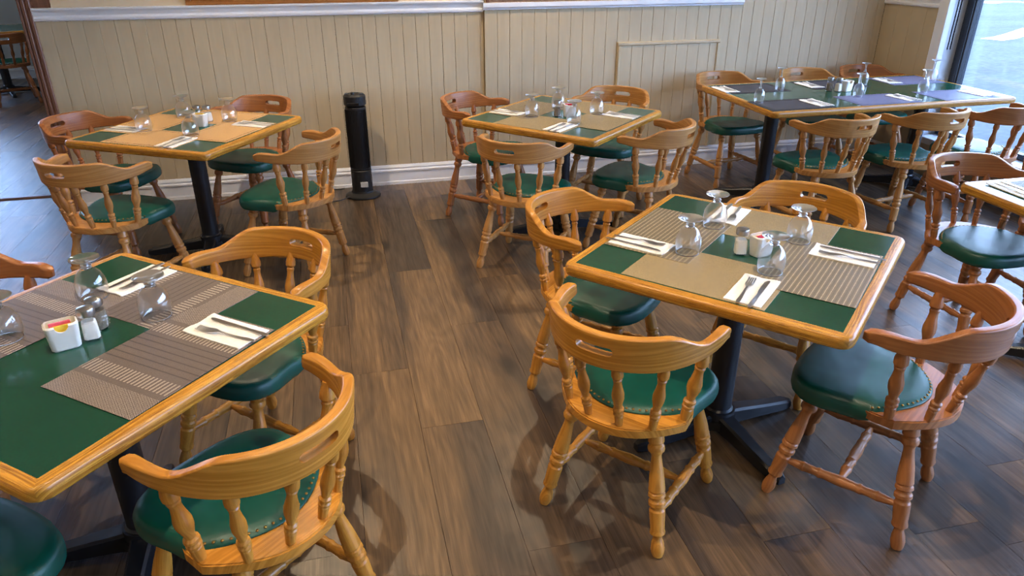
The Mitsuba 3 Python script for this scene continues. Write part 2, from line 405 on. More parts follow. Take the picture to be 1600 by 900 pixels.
# window casing, reveal, dark frame, glass
WY = SY1
w1 = struct('window_1', cham(SX1 - 0.025, SX1 + 0.02, WY - 0.095, WY + 0.012, 0.0, CEIL - 0.02, 0.004), 'm_white_trim')
obj('casing_bead', P_(cham(SX1 - 0.034, SX1 - 0.02, WY - 0.095, WY - 0.075, 0.0, CEIL - 0.02, 0.003), 'm_white_trim', False), None, w1)
obj('reveal', P_(bx(SX1 - 0.02, SX1 + 0.22, WY - 0.085, WY - 0.055, 0.25, 2.6), 'm_reveal', False), None, w1)
for a in (0.05, 0.075):                         # thin raised strips on the reveal
    obj('reveal_strip', P_(cham(SX1 + a, SX1 + a + 0.008, WY - 0.089, WY - 0.084, 0.95, 2.5, 0.001), 'm_frame_dark', False), None, w1)
obj('sill', P_(cham(SX1 - 0.03, SX1 + 0.2, -4.3, WY - 0.09, 0.25, 0.3, 0.005), 'm_white_trim', False), None, w1)
GX = SX1 + 0.17
posts = [WY - 0.085, 2.9, 1.0, -0.9, -2.7, -4.3]
for i, yy in enumerate(posts):
    obj('frame_post', P_(cham(GX - 0.04, GX + 0.03, yy - 0.085, yy, 0.3, 2.6, 0.006), 'm_frame_dark', False), None, w1)
    obj('glazing_bead', P_(cham(GX - 0.052, GX - 0.041, yy - 0.078, yy - 0.05, 0.3, 2.6, 0.003), 'm_frame_dark', False), None, w1)
    if i: obj('pane', P_(bx(GX, GX + 0.004, yy, posts[i - 1] - 0.085, 0.32, 2.58), 'm_pane', False), None, w1)
obj('frame_rail', P_(cham(GX - 0.04, GX + 0.03, -4.3, WY - 0.085, 0.3, 0.34, 0.006), 'm_frame_dark', False), None, w1)
obj('frame_rail', P_(cham(GX - 0.04, GX + 0.03, -4.3, WY - 0.085, 2.56, 2.6, 0.006), 'm_frame_dark', False), None, w1)
struct('wall_right_below', bx(SX1, SX1 + 0.25, -4.5, WY - 0.09, 0.0, 0.25), 'm_boards')
struct('wall_right_above', bx(SX1, SX1 + 0.25, -4.5, WY - 0.09, 2.6, CEIL), 'm_cream')

# the opening at the left: casing, the room beyond
xc = -1.885
cs = struct('trim_5', cham(xc, xc + 0.072, YL - 0.012, YL + 0.01, 0.0, 2.4, 0.003), 'm_casing')
for a, w_, d in ((0.0, 0.016, 0.022), (0.022, 0.02, 0.026), (0.05, 0.022, 0.02)):
    obj('casing_bead', P_(cham(xc + a, xc + a + w_, YL - d, YL - 0.011, 0.0, 2.4, 0.004), 'm_casing', False), None, cs)
obj('jamb', P_(bx(xc - 0.005, XO + 0.12, YL + 0.011, YL + 0.28, 0.0, 2.4), 'm_casing', False), None, cs)
struct('wall_opening_head', bx(-3.7, -1.7, YL + 0.012, YL + 0.27, 2.4, CEIL), 'm_cream')
struct('wall_back_far_left', bx(-4.9, -3.6, YL, YL + 0.27, 0, CEIL), 'm_cream')
struct('wall_left', bx(-5.1, -4.9, -4.5, YL + 0.27, 0, CEIL), 'm_cream')
struct('wall_front', bx(-5.1, 4.9, -4.7, -4.5, 0, CEIL), 'm_cream')
struct('ceiling', bx(-8.2, 4.9, -4.7, 11.8, CEIL, CEIL + 0.1), 'm_ceiling')
FY = 11.36
struct('wall_far', trimesh.util.concatenate([bx(-8, 0, FY, FY + 0.2, 0, 1.0), bx(-8, 0, FY, FY + 0.2, 2.85, CEIL), bx(-4.25, 0, FY, FY + 0.2, 1.0, 2.85), bx(-8.2, -7.6, FY, FY + 0.2, 1.0, 2.85)]), 'm_far_wall')
struct('wall_far_left', bx(-8.2, -8.0, 5.7, FY + 0.2, 0, CEIL), 'm_far_wall')
struct('wall_far_right', bx(-0.6, -0.4, 5.75, FY + 0.2, 0, CEIL), 'm_far_wall')
struct('wall_far_front', bx(-8.0, -4.9, YL, YL + 0.25, 0, CEIL), 'm_far_wall')
struct('baseboard_far', profile_x(BASE(FY), -8.0, -0.6), 'm_white_trim')
w2 = struct('window_2', trimesh.util.concatenate([bx(-7.6, -4.25, FY - 0.02, FY + 0.1, 0.98, 1.04), bx(-7.6, -4.25, FY - 0.02, FY + 0.1, 2.82, 2.86), *[bx(a, a + 0.06, FY - 0.02, FY + 0.1, 1.04, 2.82) for a in (-7.6, -6.0, -4.31)]]), 'm_white_trim')
for a, b in ((-7.54, -6.0), (-5.94, -4.31)):
    obj('pane', P_(bx(a, b, FY + 0.05, FY + 0.054, 1.04, 2.82), 'm_pane', False), None, w2)

# windows above the chair rail whose lower ends the photograph shows
w3 = struct('window_3', cham(-0.893, 0.498, YL - 0.022, YL + 0.02, 1.319, 1.345, 0.004), 'm_frame_wood')
obj('frame_stile', P_(cham(-0.893, -0.86, YL - 0.024, YL + 0.02, 1.346, 2.2, 0.004), 'm_frame_wood', False), None, w3)
obj('frame_stile', P_(cham(0.465, 0.498, YL - 0.024, YL + 0.02, 1.346, 2.2, 0.004), 'm_frame_wood', False), None, w3)
obj('inner_rail', P_(cham(-0.858, 0.463, YL - 0.014, YL + 0.02, 1.346, 1.39, 0.004), 'm_frame_wood', False), None, w3)
for i in range(16):
    obj('blind_slat', P_(cham(-0.858, 0.463, YL - 0.018, YL + 0.004, 1.395 + i * 0.05, 1.435 + i * 0.05, 0.003), 'm_blind', False), None, w3)
w4 = struct('window_4', cham(XJ + 0.012, XJ + 0.034, YR - 0.02, YR + 0.02, 1.301, 2.2, 0.003), 'm_casing')
for i in range(22):
    m = cham(XJ + 0.036, 2.95, -0.02, 0.02, -0.0015, 0.0015, 0.001)
    m.apply_transform(trimesh.transformations.rotation_matrix(-0.9, [1, 0, 0])); m.apply_translation((0, YR - 0.02, 1.32 + i * 0.04))
    obj('blind_slat', P_(m, 'm_blind', False), None, w4)

# outside: the parking lot
pl = struct('ground', bx(4.95, 90, -60, 90, -0.35, -0.15), 'm_asphalt')
def ground_line(pts, w):
    ls = LineString(pts).buffer(w / 2, cap_style=2)
    return extr(ls, 0.004, -0.15)
tag(obj('parking_line', P_(ground_line([(13.1, 12.75), (13.6, 12.93), (14.16, 13.24), (14.85, 13.67), (16.5, 14.7), (19, 16.2)], 0.42), 'm_road_paint', False)), 'white painted line on the parking lot outside the window, the nearer one', 'road marking')
tag(obj('parking_line', P_(ground_line([(20.26, 20.3), (21.0, 20.75), (21.6, 20.7), (21.9, 20.2), (21.9, 18.5), (21.6, 16.0)], 0.6), 'm_road_paint', False)), 'farther white painted line on the parking lot outside the window', 'road marking')

# ceiling lamps (recessed downlights)
rim_p = P_(tri(man(lathe([(0.095, 0.0), (0.1, 0.012), (0.09, 0.02), (0.09, 0.0701)], 32)) if False else trimesh.creation.annulus(0.07, 0.095, 0.02)), 'm_lamp_rim')
for i, (lx, ly, k) in enumerate(LAMPS):
    t = numbered('ceiling_lamp')
    tag(t, 'small round warm ceiling downlight above the ' + ('left foreground table', 'right foreground table', 'far left table', 'middle back table', 'doorway aisle', 'floor behind the camera', 'long window table', 'floor behind the camera on the left', 'table in the room beyond the doorway', 'far left of the room beyond the doorway')[i], 'lamp', 'ceiling downlights')
    obj('rim', rim_p, place(lx, ly, CEIL - 0.01), t)
    d = trimesh.creation.cylinder(0.05, 0.01, sections=24); d.apply_translation((lx, ly, CEIL - 0.008))
    e = P_(d, 'm_lamp_rim', False)
    e['emitter'] = {'type': 'area', 'radiance': rgb([c * LAMP_W * k for c in LAMP_RGB])}
    obj('bulb', e, None, t)
    scene[f'lamp_beam_{i}'] = {'type': 'spot', 'to_world': T4().look_at(origin=[lx, ly, CEIL - 0.02], target=[lx, ly, 0], up=[0, 1, 0]), 'cutoff_angle': 46.0, 'beam_width': 30.0,
                              'intensity': rgb([c * SPOT_W * k for c in LAMP_RGB])}

# ------------------------------------------------------------------ the chair
def prof(pts, L, s=1.0):
    """(t from the top, r) to (r, z) with z up from 0 to L"""
    return [(r * s, L * (1 - t)) for t, r in reversed(pts)]
LEG = [(0, .020), (.02, .0225), (.10, .0235), (.115, .019), (.13, .0235), (.15, .025), (.17, .0235), (.185, .0185), (.21, .0165), (.27, .0185), (.36, .0220), (.47, .0245), (.485, .021), (.495, .0245),
       (.515, .0255), (.53, .021), (.545, .0215), (.56, .025), (.585, .025), (.60, .0205), (.615, .0205), (.63, .0235), (.66, .0235), (.78, .0215), (.80, .0235), (.815, .0225), (.83, .0165), (.85, .0155), (.89, .0195), (.94, .0215), (.98, .019), (1, .0165)]
SPN = [(0, .0105), (.04, .0125), (.13, .0160), (.19, .0160), (.21, .0125), (.225, .0115), (.24, .0135), (.29, .0115), (.36, .0130), (.47, .0168), (.54, .0165), (.64, .0120), (.69, .0108), (.71, .0150), (.735, .0155),
       (.75, .0118), (.765, .0118), (.78, .0150), (.80, .0150), (.815, .012), (.83, .0135), (.92, .0128), (1, .0115)]
STR = [(0, .009), (.05, .0115), (.17, .0165), (.19, .0185), (.21, .0165), (.3, .0150), (.33, .0185), (.36, .016), (.5, .0195), (.64, .016), (.67, .0185), (.7, .0150), (.79, .0165), (.81, .0185), (.83, .0165), (.95, .0115), (1, .009)]
LEG = [(t, .0205 + 1.28 * (r - .0205)) for t, r in LEG]; SPN = [(t, .0126 + 1.3 * (r - .0126)) for t, r in SPN]; STR = [(t, .0155 + 1.2 * (r - .0155)) for t, r in STR]
zuv = lambda v: np.column_stack([v[:, 0] + 0.6 * v[:, 1], v[:, 2]])
def turned(pts, L, m, s=1.0, n=20): return ply_uv(lathe(prof(pts, L, s), n), m, zuv, 27)

def bow_mesh():
    a, b = 0.247, 0.285
    th = np.concatenate([np.linspace(-1, 1, 61)]) * math.radians(92)
    C = [(-b * math.cos(q) - 0.02, a * math.sin(q)) for q in th]
    ext = [0.012, 0.026]
    C = [(C[0][0] + e, C[0][1] - 0.25 * e) for e in reversed(ext)] + C + [(C[-1][0] + e, C[-1][1] + 0.25 * e) for e in ext]
    C = np.array(C)
    d = np.gradient(C, axis=0); d /= np.linalg.norm(d, axis=1, keepdims=True)
    nrm = np.column_stack([d[:, 1], -d[:, 0]])
    if (nrm[len(C) // 2] @ np.array([-1, 0])) < 0: nrm = -nrm
    arc = np.concatenate([[0], np.cumsum(np.linalg.norm(np.diff(C, axis=0), axis=1))]); tot = arc[-1]
    v, n = [], 16
    sm = lambda x0, x1, x: (lambda t: t * t * (3 - 2 * t))(min(1, max(0, (x - x0) / (x1 - x0))))
    for i, p in enumerate(C):
        s = min(arc[i], tot - arc[i])
        top = 0.728 + 0.006 * sm(0, 0.05, s) * (1 - sm(0.06, 0.14, s)) + 0.050 * sm(0.13, 0.27, s)
        bot = 0.690 - 0.012 * sm(0.02, 0.12, s) - 0.010 * sm(0.1, 0.3, s)
        w = 0.0145 + 0.0035 * (1 - sm(0.03, 0.12, s))
        e = min(1.0, math.sqrt(max(0.0, 1 - (1 - min(1, s / 0.020)) ** 2)) * 0.75 + 0.25)
        w, h, zc = w * e, (top - bot) / 2 * (0.5 + 0.5 * e), (top + bot) / 2
        r = min(w, h) * 0.55
        for q in range(n):
            A = 2 * math.pi * (q + 0.5) / n
            ca, sa = math.cos(A), math.sin(A)
            X = (w - r) * np.sign(ca) + r * ca; Z = (h - r) * np.sign(sa) + r * sa
            lean = 0.10 * (zc + Z - 0.68)
            v.append((*(p + nrm[i] * (X + lean)), zc + Z))
    f = []
    m_ = len(C)
    for i in range(m_ - 1):
        for q in range(n):
            q2 = (q + 1) % n
            f += [(i * n + q, i * n + q2, i * n + n + q2), (i * n + q, i * n + n + q2, i * n + n + q)]
    c0 = len(v); v += [np.mean(v[:n], axis=0), np.mean(v[-n:], axis=0)]
    for q in range(n):
        f += [(c0, (q + 1) % n, q), (c0 + 1, c0 - n + q, c0 - n + (q + 1) % n)]
    m = trimesh.Trimesh(np.array(v), np.array(f), process=False)
    if m.volume < 0: m.invert()
    st = LineString([(-0.043, 0), (0.043, 0)]).buffer(0.0135)       # hand slot
    sl = extr(st, 0.2); q = np.array(sl.vertices)
    sl = trimesh.Trimesh(np.column_stack([q[:, 2] - 0.42, q[:, 0], q[:, 1] + 0.728]), sl.faces, process=False)
    if sl.volume < 0: sl.invert()
    return tri(man(m) - man(sl))

def seat_shape():
    ys = np.linspace(-0.212, 0.212, 33)
    back = [(-0.075 - 0.18 * (1 - abs(y / 0.235) ** 2.3), y) for y in ys]
    nail = [(-0.050 - 0.118 * (1 - (y / 0.208) ** 2), y) for y in np.linspace(-0.205, 0.205, 33)]
    half = [(-0.025, 0.203), (0.01, 0.206), (0.05, 0.216), (0.09, 0.224), (0.13, 0.222), (0.165, 0.208), (0.195, 0.180), (0.215, 0.14), (0.227, 0.09), (0.232, 0.04)]
    pad = nail + half + [(x, -y) for x, y in reversed(half)]
    return back, nail, pad

def make_parts(m):
    back, nail, pad = seat_shape()
    P = {}
    front = [(0.20, 0.09), (0.18, 0.15), (0.10, 0.19), (0.0, 0.19), (-0.045, 0.207)]
    wood = Polygon(back + front[::-1] + [(x, -y) for x, y in front])
    a = extr(wood.buffer(-0.004), 0.032, 0.410); b = extr(wood, 0.024, 0.414)
    sm = tri(man(a) + man(b))
    P['seat'] = (ply_uv(sm, m, lambda v: np.column_stack([v[:, 0] + 0.3 * v[:, 2], v[:, 1]]), 30), None)
    # cushion: rings from the underside over the rolled edge to the crown
    po = np.array(pad); po = np.array(LineString(np.vstack([po, po[:1]])).interpolate(0).coords) if False else po
    ring = LineString(np.vstack([po, po[:1]])); N = 96
    O = np.array([ring.interpolate(t, normalized=True).coords[0] for t in np.arange(N) / N])
    C = np.array([0.035, 0.0])
    rear = np.clip((-0.02 - O[:, 0]) / 0.10, 0, 1)                   # 1 along the nailed rear edge
    V, F = [], []
    def ringv(s, z_front, z_rear):
        D = O - C; R = np.linalg.norm(D, axis=1, keepdims=True)
        Q = C + D * (1 - (1 - s) * 0.215 / R) if s > 0.75 else C + D * s
        saddle = 0.008 * np.exp(-((O[:, 0] + 0.02) / 0.06) ** 2) * np.clip((np.abs(O[:, 1]) - 0.1) / 0.08, 0, 1) * max(0, (s - 0.6) / 0.4)
        return np.column_stack([Q, z_front * (1 - rear) + z_rear * rear - saddle])
    levels = [(0.90, 0.400, 0.442), (0.965, 0.4005, 0.442), (0.99, 0.407, 0.443), (1.0, 0.418, 0.444), (1.0, 0.434, 0.446), (0.985, 0.447, 0.449), (0.955, 0.4555, 0.4535), (0.91, 0.460, 0.457), (0.84, 0.463, 0.460), (0.60, 0.464, 0.463), (0.3, 0.462, 0.462)]
    for s, zf, zr in levels: V.append(ringv(s, zf, zr))
    V = np.vstack(V); nl = len(levels)
    for i in range(nl - 1):
        for k in range(N):
            k2 = (k + 1) % N
            F += [(i * N + k, i * N + k2, i * N + N + k2), (i * N + k, i * N + N + k2, i * N + N + k)]
    c0 = len(V); V = np.vstack([V, [[C[0], 0, 0.405]], [[C[0], 0, 0.461]]])
    for k in range(N):
        k2 = (k + 1) % N
        F += [(c0, k2, k), (c0 + 1, (nl - 1) * N + k, (nl - 1) * N + k2)]
    cm = trimesh.Trimesh(V, np.array(F), process=False)
    if cm.volume < 0: cm.invert()
    P['cushion'] = (mikit.ply(cm, 'm_vinyl', smooth=True), None)
    nails = []
    nl_ = LineString([(x - 0.004 + 0.012, y * 0.965) for x, y in nail])
    for k in range(25):
        px, py = nl_.interpolate(k / 24, normalized=True).coords[0]
        s = trimesh.creation.icosphere(subdivisions=1, radius=0.0042); s.apply_scale((1, 1, 0.6)); s.apply_translation((px, py, 0.4535)); nails.append(s)
    P['nail_heads'] = (P_(trimesh.util.concatenate(nails), 'm_brass', True), None)
    bm = bow_mesh()
    P['arm_bow'] = (ply_uv(bm, m, lambda v: np.column_stack([v[:, 2] + 0.4 * np.hypot(v[:, 0], v[:, 1]), np.arctan2(v[:, 1], -v[:, 0] + 0.02) * 0.27]), 38), None)
    sp = turned(SPN, 0.24, m); post = turned(SPN, 0.24, m, 1.18)
    for y0, x0, y1, x1 in ((0.196, -0.093, 0.232, -0.090), (0.138, -0.187, 0.170, -0.220), (0.050, -0.226, 0.060, -0.292)):
        for sg in (1, -1):
            lo, hi = np.array([x0, sg * y0, 0.438]), np.array([x1, sg * y1, 0.687])
            M = along(None, lo, hi); M[:3, :3] = M[:3, :3] @ np.diag([1, 1, np.linalg.norm(hi - lo) / 0.24])
            P.setdefault('spindle', []).append((post if y0 > 0.19 else sp, M))
    leg = turned(LEG, 0.44, m)
    feet = {}
    for x0, x1, yt in ((0.125, 0.208, 0.150), (-0.150, -0.212, 0.135)):
        for sg in (1, -1):
            lo, hi = np.array([x1, sg * 0.207, 0.002]), np.array([x0, sg * yt, 0.418])
            M = along(None, lo, hi); M[:3, :3] = M[:3, :3] @ np.diag([1, 1, np.linalg.norm(hi - lo) / 0.44])
            P.setdefault('leg', []).append((leg, M)); feet[(x1 > 0, sg)] = (lo, hi)
    st = turned(STR, 0.36, m, 0.92, 14)
    mids = []
    for sg in (1, -1):
        f, r = feet[(True, sg)], feet[(False, sg)]
        A = f[0] + (f[1] - f[0]) * 0.34; B = r[0] + (r[1] - r[0]) * 0.34
        M = along(None, A, B); M[:3, :3] = M[:3, :3] @ np.diag([1, 1, np.linalg.norm(B - A) / 0.36])
        P.setdefault('stretcher', []).append((st, M)); mids.append((A + B) / 2)
    M = along(None, mids[0], mids[1]); M[:3, :3] = M[:3, :3] @ np.diag([1, 1, np.linalg.norm(mids[1] - mids[0]) / 0.36])
    P['stretcher'].append((st, M))
    return P
CHAIR = {k_: make_parts('m_wood_' + k_) for k_ in ('honey', 'red', 'tan')}

def chair(x, y, deg, label, group, kind='honey'):
    t = numbered('dining_chair'); tag(t, label, 'chair', group)
    W = place(x, y, 0, math.radians(deg)) @ place(0.02, 0)
    for name, got in CHAIR[kind].items():
        for shape, M in (got if isinstance(got, list) else [got]):
            k = obj(name, shape, W if M is None else W @ M, t + '__cushion' if name == 'nail_heads' else t)
            if name == 'nail_heads': tag(k, 'row of brass nail heads along the rear edge of the cushion', kind='stuff')
            if name == 'cushion': tag(k, 'dark green vinyl seat cushion')
    return t

# ------------------------------------------------------------------ tables
TOPZ = 0.75
def edge_board(l_out, w_off, wd=0.036):
    """one mitred edge board: runs along x from -l/2..l/2 at the outer side y = -w_off; nosed outer edge; rounded corner made by bending the ends"""
    secs = []
    prof_ = [(0, 0.0), (0.0, -0.040)]
    # section (d from outer edge, z): bullnose
    pts = [(wd, 0), (0.012, 0), (0.006, -0.002), (0.002, -0.007), (0, -0.014), (0, -0.028), (0.003, -0.036), (0.009, -0.040), (wd, -0.040)]
    h = l_out / 2; R = 0.045
    V, uvs, F = [], [], []
    st = []
    for x in np.concatenate([np.linspace(-h, -h + R, 7), np.linspace(-h + R, h - R, 9)[1:-1], np.linspace(h - R, h, 7)]): st.append(x)
    # stations by angle near the corners (quarter arc of the outer edge up to the mitre), straight between
    stations = []
    for a in np.linspace(math.pi / 4, 0, 5): stations.append((-1, a))
    for x in np.linspace(-h + R, h - R, 7)[1:-1]: stations.append((0, x))
    for a in np.linspace(0, math.pi / 4, 5): stations.append((1, a))
    for kind, q in stations:
        for d, z in pts:
            if kind == 0: X, Y = q, -w_off + d
            else:
                # outer point on the arc; inner line runs to the mitre
                cx, cy = kind * (h - R), -w_off + R
                ox, oy = cx + kind * (R) * math.sin(q), cy - (R) * math.cos(q)
                ix = kind * (h - R + (R - wd) * (q / (math.pi / 4))); iy = -w_off + wd
                k = d / wd
                X, Y = ox * (1 - k) + ix * k, oy * (1 - k) + iy * k
            V.append((X, Y, z)); uvs.append((d + z * 0.7, X))
    n, m_ = len(pts), len(stations)
    for i in range(m_ - 1):
        for k in range(n):
            k2 = (k + 1) % n
            F += [(i * n + k, i * n + n + k2, i * n + k2), (i * n + k, i * n + n + k, i * n + n + k2)]
    for base, rev in ((0, False), ((m_ - 1) * n, True)):
        for k in range(1, n - 1):
            F.append((base, base + k, base + k + 1) if not rev else (base, base + k + 1, base + k))
    m = trimesh.Trimesh(np.array(V), np.array(F), process=False)
    if m.volume < 0: m.invert()
    return ply_uv(m, 'm_oak_edge', lambda v: np.column_stack([v[:, 1] + 0.7 * v[:, 2], v[:, 0]]), 40)

def base_mesh(span, a0=math.pi / 4):
    """cast cross base: four arms tapering and falling to the tips, filleted hub"""
    hub = extr(Point(0, 0).buffer(0.062, 24), 0.07, 0.028)
    arms = m3.Manifold()
    poly = []
    for k in range(4):
        a = a0 + k * math.pi / 2
        c, s = math.cos(a), math.sin(a)
        pts = []
        for d, hw, z0, z1 in ((0.0, 0.036, 0.022, 0.095), (0.10, 0.031, 0.020, 0.078), (span * 0.6, 0.027, 0.012, 0.058), (span - 0.035, 0.025, 0.004, 0.044), (span, 0.014, 0.004, 0.032)):
            pts.append([(d * c - sg * (hw - (0.008 if top else 0)) * s, d * s + sg * (hw - (0.008 if top else 0)) * c, z) for sg in (-1, 1) for z, top in ((z0, False), (z1 - 0.008, False), (z1, True))])
        for p, q in zip(pts, pts[1:]):
            arms = arms + man(trimesh.convex.convex_hull(np.array(p + q)))
        poly.append(sbox(0, -0.02, span * 0.3, 0.02))
    # webs that round the inner corners between arms
    for k in range(4):
        a = a0 + k * math.pi / 2; b = a + math.pi / 2
        e = 0.13
        p1, p2 = np.array([math.cos(a), math.sin(a)]) * e, np.array([math.cos(b), math.sin(b)]) * e
        t = np.linspace(0, 1, 9)[:, None]
        crv = (1 - t) ** 2 * p1 + 2 * t * (1 - t) * (p1 + p2) * 0.22 + t ** 2 * p2
        arms = arms + man(extr(Polygon([(0, 0), *map(tuple, crv)]), 0.035, 0.028))
    return tri(arms + man(hub))

def column_mesh():
    return lathe([(0.052, 0.090), (0.054, 0.100), (0.047, 0.108), (0.047, 0.690), (0.052, 0.694), (0.052, 0.699)], 32)
COL = P_(column_mesh(), 'm_black_metal', 30)
PLATE = P_(cham(-0.2, 0.2, -0.2, 0.2, 0.698, 0.7095, 0.003), 'm_black_metal', False)
_eb = {}
def table(x, y, deg, lx, ly, label, columns=((0, 0),), span=0.36, base_a=math.pi / 4):
    """lx, ly: the green field; the oak edge adds 36 mm all round"""
    t = numbered('dining_table'); tag(t, label, 'table')
    W = place(x, y, 0, math.radians(deg)); wd = 0.036
    k = obj('table_top', P_(bx(-lx / 2, lx / 2, -ly / 2, ly / 2, TOPZ - 0.04, TOPZ), 'm_laminate', False), W, t)
    tag(k, 'dark green laminate field')
    for a, l, w in ((0, lx, ly), (1, ly, lx), (2, lx, ly), (3, ly, lx)):
        key = (round(l, 3), round(w, 3))
        if key not in _eb: _eb[key] = edge_board(l + 2 * wd, w / 2 + wd, wd)
        tag(obj('edge_board', _eb[key], W @ place(0, 0, TOPZ, a * math.pi / 2), t), 'oak edge board mitred at the corners')
    bm = P_(base_mesh(span, base_a), 'm_black_metal', 35)
    for cx, cy in columns:
        obj('plate', PLATE, W @ place(cx, cy), t)
        obj('column', COL, W @ place(cx, cy), t); obj('cross_base', bm, W @ place(cx, cy), t)
    return W

TB = {  # name: x, y, deg
    'T1': (-0.708, 1.917, -39.9), 'T2': (1.313, 2.062, -47.8), 'T3': (-0.818, 4.416, -30.5), 'T4': (1.344, 4.233, -47.4)}
NM = {'T1': 'left foreground table', 'T2': 'right foreground table', 'T3': 'far left table', 'T4': 'middle back table', 'T5': 'long window table', 'T6': 'table at the right edge'}
DESC = {'T1': 'square green table with oak edge and taupe striped mats, left foreground', 'T2': 'square green table with oak edge and bronze woven mats, right foreground',
        'T3': 'square green table with oak edge and plain tan mats, far left before the panelled wall', 'T4': 'square green table with oak edge and bronze mats, before the middle of the back wall'}
# ------------------------------------------------------------------ table ware
def mat_mesh(l, w):
    return cham(0, l, 0, w, 0, 0.0014, 0.0005)
def mat_ply(kind):
    return ply_uv(mat_mesh(0.46, 0.31), 'm_mat_' + kind, lambda v: v[:, :2].copy(), 0)
MATP = {k: mat_ply(k) for k in MATS}

def napkin_ply(seed):
    g = np.random.default_rng(seed)
    nx, ny = 22, 12
    X, Y = np.meshgrid(np.linspace(0, 0.205, nx), np.linspace(0, 0.112, ny), indexing='ij')
    w = 0.0012 * (meshkit.fbm(np.stack([X * 30, Y * 30, X * 0 + seed], -1)) - 0.5)
    lift = 0.004 * np.clip((X - 0.165) / 0.04, 0, 1) ** 2 * (0.5 + 0.5 * np.sin(Y * 70 + seed))
    top = 0.0035 + w + lift; bot = np.clip(lift * 0.8, 0, None)
    V = np.concatenate([np.stack([X, Y, top], -1).reshape(-1, 3), np.stack([X + 0.0, Y, bot], -1).reshape(-1, 3)])
    F = []; o = nx * ny
    for i in range(nx - 1):
        for j in range(ny - 1):
            a, b, c, d = i * ny + j, (i + 1) * ny + j, (i + 1) * ny + j + 1, i * ny + j + 1
            F += [(a, b, c), (a, c, d), (o + a, o + c, o + b), (o + a, o + d, o + c)]
    bd = [(i, 0) for i in range(nx)] + [(nx - 1, j) for j in range(1, ny)] + [(i, ny - 1) for i in range(nx - 2, -1, -1)] + [(0, j) for j in range(ny - 2, 0, -1)]
    id_ = [i * ny + j for i, j in bd]
    for a, b in zip(id_, id_[1:] + id_[:1]): F += [(a, o + a, o + b), (a, o + b, b)]
    m = trimesh.Trimesh(V, np.array(F), process=False)
    if m.volume < 0: m.invert()
    return P_(m, 'm_napkin', 40)
NAPK = [napkin_ply(s) for s in (1, 2, 3)]
def bend(poly, zf, th):
    m = extr(poly, th)
    m = m.subdivide_to_size(0.012)
    v = np.array(m.vertices); v[:, 2] += zf(v[:, 0]); m = trimesh.Trimesh(v, m.faces, process=False)
    return P_(m, 'm_steel', 30)
def fork_ply():
    out = [(0, 0.004), (0.02, 0.0062), (0.06, 0.0045), (0.10, 0.0028), (0.118, 0.0035), (0.128, 0.009), (0.140, 0.0125), (0.150, 0.0125), (0.190, 0.0115), (0.192, 0.0105)]
    P = Polygon([(x, y) for x, y in out] + [(x, -y) for x, y in reversed(out)])
    for y in (-0.0062, 0.0, 0.0062): P = P.difference(LineString([(0.152, y), (0.2, y)]).buffer(0.0014))
    return bend(P.buffer(0), lambda x: 0.005 * np.exp(-((x - 0.115) / 0.03) ** 2) + 0.004 * np.clip((x - 0.16) / 0.03, 0, 1), 0.0018)
def knife_ply():
    out = [(0, 0.005), (0.02, 0.0068), (0.09, 0.0052), (0.105, 0.0045), (0.115, 0.0075), (0.15, 0.0095), (0.19, 0.009), (0.208, 0.004), (0.212, -0.002)]
    low = [(0.205, -0.0055), (0.115, -0.0055), (0.105, -0.0045), (0.09, -0.0052), (0.02, -0.0068), (0, -0.005)]
    return bend(Polygon(out + low).buffer(0.0), lambda x: 0 * x, 0.0024)
FORK, KNIFE = fork_ply(), knife_ply()

def glass_set(bowl, foot, rim_r, n=40):
    """thin bowl wall, solid stem and foot, solid rim"""
    b = trimesh.util.concatenate([open_lathe(bowl, n), open_lathe([(r - 0.0017, z + 0.0004) for r, z in bowl[:-1]], n)])
    a = np.linspace(0, 2 * math.pi, 9)[:-1]
    rim = open_lathe([(rim_r + 0.0015 * math.cos(q), 0.0016 + 0.0015 * math.sin(q)) for q in np.append(a, a[0])], n)
    return {'bowl': P_(b, 'm_pane', True), 'stem': P_(lathe(foot, n), 'm_glass_foot', 30), 'rim': P_(rim, 'm_glass_foot', True)}
def open_lathe(pr_, n):
    v, f = [], []
    for r, z in pr_: v += [(r * math.cos(2 * math.pi * k / n), r * math.sin(2 * math.pi * k / n), z) for k in range(n)]
    for i in range(len(pr_) - 1):
        for k in range(n):
            k2 = (k + 1) % n; f += [(i * n + k, i * n + k2, i * n + n + k2), (i * n + k, i * n + n + k2, i * n + n + k)]
    return trimesh.Trimesh(np.array(v), np.array(f), process=False)
GOB = glass_set(*[[(r * 1.14, z * 0.875) for r, z in q] for q in ([(0.0330, 0.00137), (0.0352, 0.008), (0.0378, 0.025), (0.0388, 0.045), (0.0368, 0.066), (0.0305, 0.086), (0.0235, 0.098), (0.0165, 0.106), (0.0125, 0.1095)],
    [(0.0, 0.1030), (0.008, 0.1040), (0.0125, 0.1080), (0.0126, 0.1100), (0.0098, 0.113), (0.0122, 0.1165), (0.0135, 0.1195), (0.0115, 0.1225), (0.0085, 0.1255), (0.0110, 0.1295), (0.0220, 0.1360), (0.0345, 0.1405), (0.0370, 0.1430), (0.0365, 0.1450), (0.028, 0.1455), (0.012, 0.1462), (0, 0.1465)])], 0.0374)
WINE = glass_set([(0.0292, 0.0012), (0.0322, 0.012), (0.0345, 0.032), (0.0345, 0.048), (0.0300, 0.068), (0.0190, 0.083), (0.0095, 0.0912)],
    [(0.0, 0.0870), (0.006, 0.0880), (0.0092, 0.0910), (0.0050, 0.098), (0.0042, 0.115), (0.0050, 0.134), (0.0085, 0.1405), (0.0200, 0.1455), (0.0310, 0.1485), (0.0318, 0.1500), (0.030, 0.1512), (0.015, 0.1525), (0, 0.153)], 0.0291, 32)
